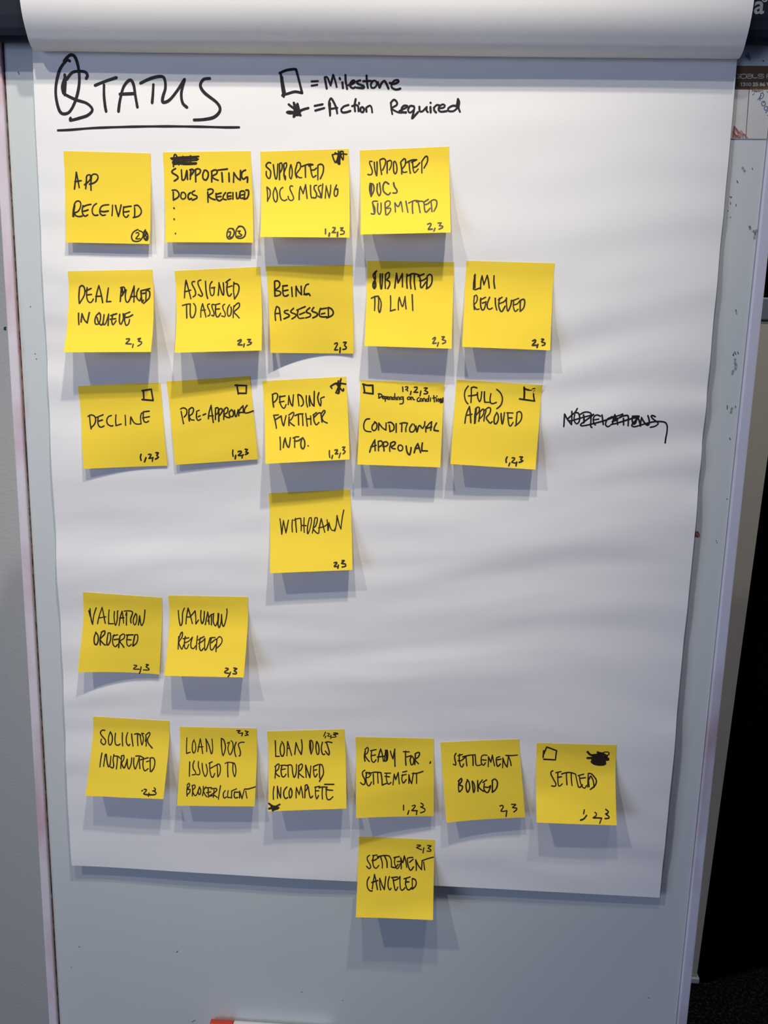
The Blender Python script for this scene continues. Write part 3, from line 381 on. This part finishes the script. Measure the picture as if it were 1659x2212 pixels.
M_RED = mat('red_marker_stain', srgb(178, 104, 100), 0.6, alpha=0.42)
M_REDDAB = mat('red_marker_dab', srgb(178, 112, 116), 0.6)
M_TRAY = mat('dark_grey_tray', srgb(92, 98, 108), 0.5)
M_PEN = mat('blue_pen', srgb(96, 98, 140), 0.6)
M_GREYPRINT = mat('grey_print', srgb(110, 84, 74), 0.7)
M_WALL = mat('painted_wall', srgb(196, 195, 188), 0.7, bump=0.5, bscale=220)
M_PART = mat('beige_partition', srgb(166, 161, 148), 0.75, bump=0.15, bscale=500)
M_CAP = mat('grey_cap_rail', srgb(98, 105, 114), 0.5)
M_BLACK = mat('black_laminate', (0.0015, 0.0015, 0.0018, 1), 0.9, spec=0.0)
M_DARKWALL = mat('dark_wall', (0.010, 0.008, 0.014, 1), 0.9)
M_CARPET = mat('dark_carpet', (0.004, 0.004, 0.005, 1), 1.0, col2=(0.04, 0.04, 0.045, 1), scale=170, mix=(0.5, 0.85), bump=0.6, bscale=400, spec=0.0)
M_WHITEPL = mat('white_plastic', srgb(225, 228, 230), 0.35)
M_REDPL = mat('red_plastic', srgb(200, 60, 40), 0.35)
M_ALU = mat('grey_metal', srgb(160, 165, 170), 0.4)

# ------------------------------------------------------------------ the room behind the flipchart
def struct(name, b, m, label=None):
    o = b.obj(name, m); o['kind'] = 'structure'
    if label: o['label'] = label
    return o
struct('floor', B().box(-3.2, 3.2, -3.0, 3.2, -0.04, 0), M_CARPET)
struct('wall_left', B().box(-3.2, 0.16, 0.55, 0.66, 0, 3.4), M_WALL)
struct('wall_back', B().box(-3.2, 3.2, 3.0, 3.12, 0, 3.4), M_DARKWALL)

# office partition seen past the right rail of the easel
p = empty('office_partition', Matrix.Translation((0.6, 0.9, 0)))
B().box(-0.42, 0.4115, 0, 0.045, 0.02, 1.500, 0.002).obj('panel', M_PART, p)
B().box(-0.42, 0.4115, -0.004, 0.049, 1.501, 1.543, 0.003).obj('cap_rail', M_CAP, p)
B().box(0.36, 0.416, -0.006, 0.052, 0.006, 0.020, 0.002).obj('foot_plate', M_ALU, p)
B().tube((0.385, 0.022, 0.0), (0.385, 0.022, 0.006), 0.012).obj('levelling_foot', M_BLACK, p)
B().box(-0.42, -0.37, -0.014, 0.06, 0.0, 0.020, 0.002).obj('foot_plate', M_ALU, p)
tag(p, 'grey-beige office partition with blue-grey cap rail behind the right side of the board', 'partition')

# tall black cabinet standing obliquely behind the partition
ca = empty('storage_cabinet', Matrix.Translation((1.017, 0.892, 0)) @ Matrix.Rotation(math.atan2(0.072, 0.195), 4, 'Z'))
cv = [Vector((1.036, 0.912, 0)), Vector((2.24, 1.357, 0)), Vector((2.24, 1.86, 0)), Vector((1.036, 1.86, 0))]
ci = ca.matrix_world.inverted()
mesh_obj('carcass', [ci @ (c + Vector((0, 0, z))) for z in (0.0, 2.1) for c in cv], [(0, 1, 5, 4), (1, 2, 6, 5), (2, 3, 7, 6), (3, 0, 4, 7), (3, 2, 1, 0), (4, 5, 6, 7)], M_BLACK, ca)
B().box(0.02, 0.645, -0.006, 0.011, 0.04, 2.09, 0.002).obj('door', M_BLACK, ca)
B().box(0.655, 1.29, -0.006, 0.011, 0.04, 2.09, 0.002).obj('door', M_BLACK, ca)
tag(ca, 'tall black cabinet standing on the dark carpet right of the partition', 'cabinet')

# whiteboard on the left wall, only its lower edge shows
wb = empty('wall_chart', Matrix.Translation((-0.75, 0.55, 1.85)))
B().box(-0.5, 0.40, -0.006, -0.0005, -0.230, 0.6, 0.001).obj('chart_panel', mat('chart_panel', srgb(196, 196, 214), 0.5), wb)
B().box(-0.5, 0.402, -0.010, -0.006, -0.233, -0.228).obj('border_line', M_SPECK, wb)
B().box(-0.5, 0.402, -0.010, -0.006, -0.213, -0.209).obj('border_line', M_INK, wb)
tag(wb, 'pale lilac wall chart with dark border lines at the left edge of the picture', 'wall chart')

# ------------------------------------------------------------------ the flipchart easel
UL, UJL, UJR, UR = -0.0374, -0.0284, 0.6202, 0.6297      # outer edge and joint of the two frame rails
ea = empty('flipchart_easel', MB)
tag(ea, 'white enamel flipchart easel with scuffed frame and navy clamp bar', 'easel')
B().box(UJL + 0.0012, UJR - 0.0004, -0.205, 0.842, -0.012, 0.0, 0.0004, 1).obj('board_panel', M_BOARD, ea)
tag(B().box(UL, UJL, -0.215, 0.85, -0.02, 0.0032, 0.0012).obj('frame_rail', M_RAIL_L, ea), 'left rail with pink stains')
tag(B().box(UJR, UR, -0.215, 0.85, -0.02, 0.0030, 0.0012).obj('frame_rail', M_RAIL_R, ea), 'right rail with pink and grey scuffs')
B().box(UJL + 0.0012, UJR - 0.0004, -0.215, -0.2052, -0.02, 0.003, 0.001).obj('frame_rail', M_RAIL_R, ea)
B().box(UJL, UJL + 0.0012, -0.205, 0.84, -0.012, -0.0002).obj('joint_groove', M_GROOVE, ea)
# clamp bar
prof = [(0.7705, 0.0095), (0.7690, 0.013), (0.7695, 0.017), (0.772, 0.0205), (0.777, 0.0225), (0.786, 0.0235), (0.850, 0.0235), (0.858, 0.0215), (0.862, 0.016), (0.862, 0.0095)]
cb = B().extrude(prof, -0.052, 0.645).obj('clamp_bar', M_NAVY, ea)
B().box(-0.050, -0.036, 0.775, 0.858, -0.014, 0.0094, 0.002).obj('bar_bracket', M_NAVY, ea)
B().box(0.629, 0.643, 0.775, 0.858, -0.014, 0.0094, 0.002).obj('bar_bracket', M_NAVY, ea)
u_, v_ = back(1627.5, 29, 0.0236)
letters('logo_letter', 'a', 0.0185, u_, v_, 0.02365, M_LOGO, cb, bold=0.00035)
u_, v_ = back(1644, 4, 0.0236)
letters('logo_letter', 'o', 0.0095, u_, v_, 0.02365, M_LOGO, cb, bold=0.0001)
# tray and legs (below the picture)
tr = B().box(0.128, 0.275, -0.1875, -0.1845, 0.0005, 0.052, 0.0008).obj('pen_tray', M_TRAY, ea)
B().box(0.128, 0.275, -0.1845, -0.176, 0.049, 0.052, 0.0008).obj('tray_lip', M_TRAY, tr)
for uu in (-0.015, 0.607):
    B().tube((uu, -0.19, -0.022), (uu, -0.9485, 0.036), 0.011).obj('leg', M_ALU, ea)
B().tube((0.3, 0.62, -0.03), (0.3, -0.985, -0.50), 0.011).obj('leg', M_ALU, ea)
B().box(-0.02, 0.612, 0.60, 0.64, -0.03, -0.0125, 0.002).obj('rear_brace', M_ALU, ea)

# dried specks, smudges and stains on the board
flat = lambda h: (lambda u, v: h)
one = lambda x, y: back(x, y, 0.0003)
sp = "1625,363 1626,366;1592,390 1594,395;1577,424 1579,427 1581,425;1578,437 1578,441;1590,441 1590,445;1573,455 1573,456;1578,469 1578,470;1620,489 1621,492;1631,503 1632,507;1590,669 1590,673;1591,676 1591,678;1571,876 1571,884;1589,877 1589,881;1576,946 1578,950;1585,763 1585,768;1587,760 1590,766;1594,760 1595,765;1583,766 1584,768;65,662 66,663;78,775 79,776;75,764 76,765;39,155 41,160;170,2045 172,2046;153,2090 154,2090;651,2144 653,2143;740,2161 741,2161;1547,1168 1547,1169;1549,1172 1549,1173;1401,2155 1402,2157;1570,1078 1571,1079;381,2058 384,2054;415,2208 421,2204;1648,130 1650,133"
tag(ink('marker_speck', sp, 0.00065, one, flat(0.0), M_SPECK, ea, (0, 0, 0)), kind='stuff')
sm = "1588,776 1588,785;1590,787 1589,798;1584,801 1582,808;1581,882 1579,892;1619,489 1621,495;1632,502 1630,515;1627,500 1636,498;1604,362 1609,370;1616,115 1618,122;1612,120 1620,128"
tag(ink('marker_smudge', sm, 0.0022, one, flat(0.0), M_SMUDGE, ea, (0, 0, 0)), kind='stuff')
tag(ink('red_stain', "1500,1151 1506,1151 1509,1156;1501,1154 1509,1157;1500,1156 1508,1158", 0.0030, one, flat(0.0), M_REDDAB, ea, (0, 0, 0)), 'red marker dab beside the sheet')
# grime along the joint of the left rail
gr = []
rg = random.Random(4)
for k in range(70):
    y = rg.uniform(110, 1400) if k < 55 else rg.uniform(1400, 2150)
    x = np.interp(y, [95, 350, 730, 900, 1400, 1875, 2212], [5, 18.5, 41.5, 51.5, 80.5, 104.5, 130]) + rg.uniform(-0.6, 1.6)
    gr.append('%.1f,%.1f %.1f,%.1f' % (x, y, x + rg.uniform(-.4, .4), y + rg.uniform(1, 6)))
tag(ink('joint_grime', ';'.join(gr), 0.0006, one, flat(0.0), M_SPECK, ea, (0, 0, 0)), kind='stuff')
ink('pink_streak', "43,735 50,850 53,900;50,860 52,890;36,640 42,760", 0.0011, lambda x, y: back(x - 1.5, y, 0.0034), flat(0.0032), M_RED, ea, (0, 0, 0))
tag(ink('wall_mark', "9,712 10,708 13,707;10,710 12,712", 0.0025, lambda x, y: (-0.3204 + x * 0.00064, 1.4679 - (y - 708) * 0.00069), flat(0.0), mat('green_mark', srgb(40, 110, 80), 0.6), None, (0, 0, 0)), 'small green pen mark on the left wall', 'mark').matrix_world = Matrix.Translation((0, 0.5498, 0)) @ Matrix.Rotation(math.pi / 2, 4, 'X')

# ------------------------------------------------------------------ worksheet fixed to the board, right of the sheet
H1 = 0.0006
wq = {k: back(x, y, H1) for k, (x, y) in dict(t=(1592, 142), m=(1620, 193.5), b=(1600, 299.5), r=(1659, 142)).items()}
ws = empty('worksheet', MB)
tag(ws, 'brown-headed printed worksheet on the board right of the paper sheet, red stain in its corner', 'worksheet')
vt, vm, vb = wq['t'][1], wq['m'][1], wq['b'][1]
B().box(0.44, 0.6193, vb, vm, 0.0001, H1).obj('form_panel', M_FORM, ws)
B().box(0.44, 0.6193, vm, vt, 0.0001, H1 + 0.00005).obj('header_band', M_BROWN, ws)
q6 = lambda x, y: back(1560 + x / 11.06, 120 + y / 11.06, H1 + 0.0001)
on = lambda x, y: back(x, y, H1 + 0.0001)
fl1 = flat(H1)
ink('header_lettering', "355,450 435,450;380,495 430,495 425,535 360,535;455,450 570,450 565,535 455,535 455,450;600,450 705,450 705,535 600,535 600,490 705,490;735,445 735,530 840,530;990,450 870,450 870,490 985,490 980,535 865,535;1070,540 1070,450 1180,450;1070,490 1150,490", 0.00055, q6, fl1, M_PRINT, ws, (0, 0, 0))
ink('phone_number', "440,665 465,650 460,725;500,655 545,655 520,682 548,705 530,725 500,720;595,650 575,670 575,710 595,725 615,705 615,670 595,650;660,650 640,670 640,710 660,725 682,705 682,670 660,650;735,655 780,655 755,682 783,705 765,725 735,720;850,650 810,650 805,682 845,685 850,710 830,725 800,722;925,650 905,665 925,685 950,665 925,650;925,685 900,705 925,725 955,705 925,685;1015,652 985,660 970,700 990,725 1018,712 1010,690 975,695;1065,655 1095,655 1080,682 1100,705", 0.00062, q6, fl1, M_PRINT, ws, (0, 0, 0))
ink('form_line', "1618.5,194 1615,240 1611,298", 0.0006, on, fl1, M_GREYPRINT, ws, (0, 0, 0))
ink('form_line', "1583,299.6 1620,300 1670,300.4", 0.0004, on, fl1, M_SMUDGE, ws, (0, 0, 0))
u_, v_ = q6(705, 872)
letters('field_caption', 'Name:', 0.0031, u_, v_, H1 + 0.00004, M_GREYPRINT, ws, bold=0.0001, sx=1.15)
ink('pen_handwriting', "730,945 765,905;905,1075 900,1020 930,900 980,905 985,970 940,1030 880,1015;935,950 850,1055;960,1090 940,1150 965,1200 1010,1190 1035,1150 1010,1100 985,1090 985,1130;1060,1210 1010,1230 1010,1290 1050,1310 1080,1270 1075,1220 1110,1240;1110,1290 1040,1365;1085,1430 1110,1420", 0.0006, q6, fl1, M_PEN, ws, (0, 0, 0))
ink('green_mark', "785,815 800,785 830,800;1060,850 1090,880", 0.0005, q6, fl1, mat('green_ink', srgb(90, 140, 120), 0.6), ws, (0, 0, 0))
tag(ink('red_stain', "290,1700 262,1830 255,1955;300,1710 400,1840 500,1955;282,1760 300,1860 350,1955;280,1740 370,1850 440,1960;275,1800 310,1900 400,1960;262,1890 330,1905 380,1910;270,1850 360,1930 420,1960;400,1830 500,1900 600,1960;440,1800 520,1880 560,1900;262,1930 320,1955;285,1690 340,1760 380,1800", 0.0013, q6, fl1, M_RED, ws, (0, 0, 0)), 'smeared red marker')

# ------------------------------------------------------------------ the paper sheet
SW = 0.588
def sheet_h(u, v):
    """height of the paper above the board: hangs away from it lower down, gently cockled"""
    t = max(0.0, min(1.0, 1 - v / 0.77))
    h = 0.0050 + 0.0055 * t
    x, y = u + 0.02 * v, v - 0.06 * u + 0.045 * noise.noise(Vector((u * 3.5, v * 4.0, 6.0)))
    e = min(1.0, max(0.0, (0.80 - v) / 0.08))
    a = noise.noise(Vector((x * 2.6, y * 17.0, 0.3))) * 0.0026
    a += noise.noise(Vector((x * 6.0 + 9, y * 34.0, 1.7))) * 0.00135
    a += noise.noise(Vector((x * 15.0 + 3, y * 48.0, 4.1))) * 0.00035
    g = 0.35 + 0.65 * min(1.0, max(0.0, (0.70 - v) / 0.10))
    r = min(1.0, max(0.0, (u - 0.38) / 0.12)) * math.exp(-((v - 0.46) / 0.14) ** 2)
    b = math.sin(y * 118 + 2.2 * noise.noise(Vector((x * 5, y * 6, 8)))) * 0.0011 * r
    return h + e * (a * g + b)
def sheet_mesh():
    nu, nv = 220, 330; v1 = 0.803
    V = []; F = []
    bl = back(158, 1870, 0.0105); br = back(1428, 1942, 0.0105)
    for side in (0, 1):
        for j in range(nv + 1):
            for i in range(nu + 1):
                s = i / nu; t = j / nv
                vb_ = bl[1] * (1 - s) + br[1] * s
                u = s * SW + 0.0009 * noise.noise(Vector((s * 0.5, t * 7, 2 + s * 3))) ; v = vb_ + (v1 - vb_) * t
                V.append((u, v, sheet_h(u, v) - (0.00025 if side else 0)))
    n1 = (nu + 1) * (nv + 1)
    for j in range(nv):
        for i in range(nu):
            a = j * (nu + 1) + i
            F.append((a, a + 1, a + nu + 2, a + nu + 1))
            F.append((n1 + a + nu + 1, n1 + a + nu + 2, n1 + a + 1, n1 + a))
    for i in range(nu): F.append((i + 1, i, n1 + i, n1 + i + 1)); a = nv * (nu + 1) + i; F.append((a, a + 1, n1 + a + 1, n1 + a))
    for j in range(nv): a = j * (nu + 1); F.append((a, a + nu + 1, n1 + a + nu + 1, n1 + a)); b = a + nu; F.append((b + nu + 1, b, n1 + b, n1 + b + nu + 1))
    return V, F
V, F = sheet_mesh()
sh = empty('paper_sheet', MB)
tag(sh, 'large white flipchart paper sheet headed STATUS hanging on the board', 'paper sheet')
sharp_rim(mesh_obj('sheet_surface', V, F, M_PAPER, sh, smooth=True))
def on_surface(hf):
    def f(px, py):
        h = 0.01
        for _ in range(8):
            u, v = back(px, py, h); h = hf(u, v) + 0.0001
        return u, v
    return f
ons = on_surface(sheet_h)
sheet_labels = {'heading_handwriting': 'big heading STATUS with a looped S', 'heading_underline': 'line under the heading', 'checkbox_key': 'tall hand-drawn box meaning Milestone',
                'star_key': 'hand-drawn star meaning Action Required', 'crossed_out_word': 'scribbled-out word at the right of the sheet'}
for k, (nm, o_, sc, wd, st) in enumerate(SHEET):
    x = ink(nm, st, wd / sc * 0.00046, lambda a, b, o_=o_, sc=sc: ons(o_[0] + a / sc, o_[1] + b / sc), sheet_h, M_INK, sh, (0, 0, 0), seed=k)
    if nm in sheet_labels: x['label'] = sheet_labels[nm]

# ------------------------------------------------------------------ used pages looped up in front of the clamp bar
lo = [(0.0064, 0.800), (0.0064, 0.776), (0.0070, 0.768), (0.0090, 0.7630), (0.0125, 0.7610), (0.0165, 0.7616), (0.0200, 0.7631), (0.0228, 0.7655), (0.0249, 0.7688),
      (0.0284, 0.7745), (0.0314, 0.781), (0.0334, 0.788), (0.0344, 0.796), (0.0346, 0.806), (0.0342, 0.82), (0.0325, 0.84), (0.029, 0.862), (0.0235, 0.878), (0.014, 0.887), (0.0, 0.890),
      (-0.014, 0.887), (-0.0245, 0.874), (-0.030, 0.85), (-0.032, 0.80), (-0.033, 0.70), (-0.034, 0.66)]
def loop_mesh(off):
    P = smooth_line([(a, b) for a, b in lo], 0.0025)
    nu = 60; V = []; F = []
    for side in (0, 1):
        for j, (h, v) in enumerate(P):
            a = P[max(j - 1, 0)]; b = P[min(j + 1, len(P) - 1)]
            L = math.hypot(b[0] - a[0], b[1] - a[1]); nx, ny = (b[1] - a[1]) / L, -(b[0] - a[0]) / L
            d = off + (0.00035 if side else 0.0)
            for i in range(nu + 1):
                s = i / nu
                wv = 0.0005 * noise.noise(Vector((s * 5, v * 14, h * 30)))
                V.append((0.0060 + s * 0.5803, v - 0.0036 * (s - 0.5) + ny * (d + wv), h + nx * (d + wv)))
    n1 = len(P) * (nu + 1)
    for j in range(len(P) - 1):
        for i in range(nu):
            a = j * (nu + 1) + i
            F.append((a, a + 1, a + nu + 2, a + nu + 1)); F.append((n1 + a + nu + 1, n1 + a + nu + 2, n1 + a + 1, n1 + a))
        a = j * (nu + 1); F.append((a, a + nu + 1, n1 + a + nu + 1, n1 + a)); b = a + nu; F.append((b + nu + 1, b, n1 + b, n1 + b + nu + 1))
    m_ = (len(P) - 1) * (nu + 1)
    for i in range(nu): F.append((i, i + 1, n1 + i + 1, n1 + i)); F.append((m_ + i + 1, m_ + i, n1 + m_ + i, n1 + m_ + i + 1))
    return V, F
V, F = loop_mesh(0.0)
rp = mesh_obj('flipped_page', V, F, M_ROLL, None, smooth=True, M=MB)
bm = bmesh.new(); bm.from_mesh(rp.data); bmesh.ops.recalc_face_normals(bm, faces=bm.faces); bm.to_mesh(rp.data); bm.free(); sharp_rim(rp)
tag(rp, 'used white pages looped up over the clamp bar at the top of the easel', 'paper')

# ------------------------------------------------------------------ marker lying in the tray
mk = empty('whiteboard_marker', MB @ Matrix.Translation((0.2035, -0.1775, 0.0080)))
B().tube((-0.0395, 0, 0), (0.0600, 0, 0), 0.0065, n=28).tube((0.0600, 0, 0), (0.0640, 0, 0), 0.0065, 0.0045, n=28).obj('barrel', M_WHITEPL, mk)
B().tube((-0.0640, 0, 0), (-0.0400, 0, 0), 0.0068, n=28).obj('cap', M_REDPL, mk)
tag(mk, 'whiteboard marker with red cap and white barrel lying in the pen tray', 'marker')

# ------------------------------------------------------------------ the sticky notes
K = 1659 / 220
CT = 0.13
def base_h(u, v):
    return sheet_h(u, v)
def curl(t):
    if t < CT: return 0.0
    x = (t - CT) / (1 - CT)
    return x ** 1.55
LABELX = {0: 'first of the top row, circled 2 beside a scribbled 3', 1: 'with crossed-out first word', 2: 'star in its corner', 3: 'last of the top row'}
first = None
for k, N in enumerate(NOTES):
    ox, oy = N['o']; q = N['q']; L, Mi, Rr = [x / 1000 for x in N['l']]
    px = [(ox + q[i] / K, oy + q[i + 1] / K) for i in (0, 2, 4, 6)]
    def lift(s, L=L, Mi=Mi, Rr=Rr): return L * (1 - s) * (1 - 2 * s) + Mi * 4 * s * (1 - s) + Rr * s * (2 * s - 1)
    def solve(p, extra):
        h = 0.01
        for _ in range(8):
            u, v = back(p[0], p[1], h); h = base_h(u, v) + 0.0004 + extra
        return np.array((u, v))
    TL, TR, BR, BL = solve(px[0], 0), solve(px[1], 0), solve(px[2], Rr), solve(px[3], L)
    def P(s, t): return (TL * (1 - s) + TR * s) * (1 - t) + (BL * (1 - s) + BR * s) * t
    def st_of(u, v):
        s = t = 0.5
        for _ in range(6):
            r = P(s, t) - np.array((u, v))
            ds = (TR - TL) * (1 - t) + (BR - BL) * t; dt = (BL - TL) * (1 - s) + (BR - TR) * s
            det = ds[0] * dt[1] - ds[1] * dt[0]
            s -= (r[0] * dt[1] - r[1] * dt[0]) / det; t -= (ds[0] * r[1] - ds[1] * r[0]) / det
        return s, t
    wob = random.Random(k).uniform(0, 50)
    def extra(s, t):
        sc_, tc_ = min(1, max(0, s)), min(1, max(0, t))
        e = lift(sc_) * curl(tc_) + 0.00025 * noise.noise(Vector((s * 2 + wob, t * 2, 3))) * min(1, tc_ * 4)
        if k == 12 or k == 13:                       # upper right corner come loose
            d = max(0, 1 - math.hypot((1 - sc_) / 0.14, tc_ / 0.10)); e += 0.0028 * d
        return e
    def hn(u, v):
        s, t = st_of(u, v); return base_h(u, v) + 0.0004 + extra(s, t)
    O = P(0.5, 0.0); org = (O[0], O[1], base_h(*O))
    root = empty('sticky_note', MB @ Matrix.Translation(org))
    nu, nv = 18, 26; V = []; F = []
    for side in (0, 1):
        for j in range(nv + 1):
            for i in range(nu + 1):
                s, t = i / nu, j / nv; u, v = P(s, t)
                V.append((u - org[0], v - org[1], base_h(u, v) + 0.0004 + extra(s, t) - org[2] - (0.00016 if side else 0)))
    n1 = (nu + 1) * (nv + 1)
    for j in range(nv):
        for i in range(nu):
            a = j * (nu + 1) + i
            F.append((a + nu + 1, a + nu + 2, a + 1, a)); F.append((n1 + a, n1 + a + 1, n1 + a + nu + 2, n1 + a + nu + 1))
    for i in range(nu): F.append((i, i + 1, n1 + i + 1, n1 + i)); a = nv * (nu + 1) + i; F.append((a + 1, a, n1 + a, n1 + a + 1))
    for j in range(nv): a = j * (nu + 1); F.append((a + nu + 1, a, n1 + a, n1 + a + nu + 1)); b = a + nu; F.append((b, b + nu + 1, n1 + b + nu + 1, n1 + b))
    sharp_rim(mesh_obj('note_paper', V, F, M_NOTE, root, smooth=True))
    onn = on_surface(hn)
    for c, (nm, wd, st) in enumerate(N['w']):
        x = ink(nm, st, wd / K * 0.000425, lambda a, b: onn(ox + a / K, oy + b / K), hn, M_INK_NOTE, root, org, seed=k * 7 + c)
        lab = {'checkbox': 'hand-drawn milestone box', 'star_mark': 'hand-drawn star', 'crossed_out_word': 'scribbled-out word', 'scribble': 'scribbled-out mark', 'number_mark': 'small handwritten numbers'}.get(nm)
        if lab: x['label'] = lab
    tag(root, 'yellow sticky note reading %s, %s' % (N['say'], WHERE[k]), 'sticky note', 'yellow sticky notes on the paper sheet')
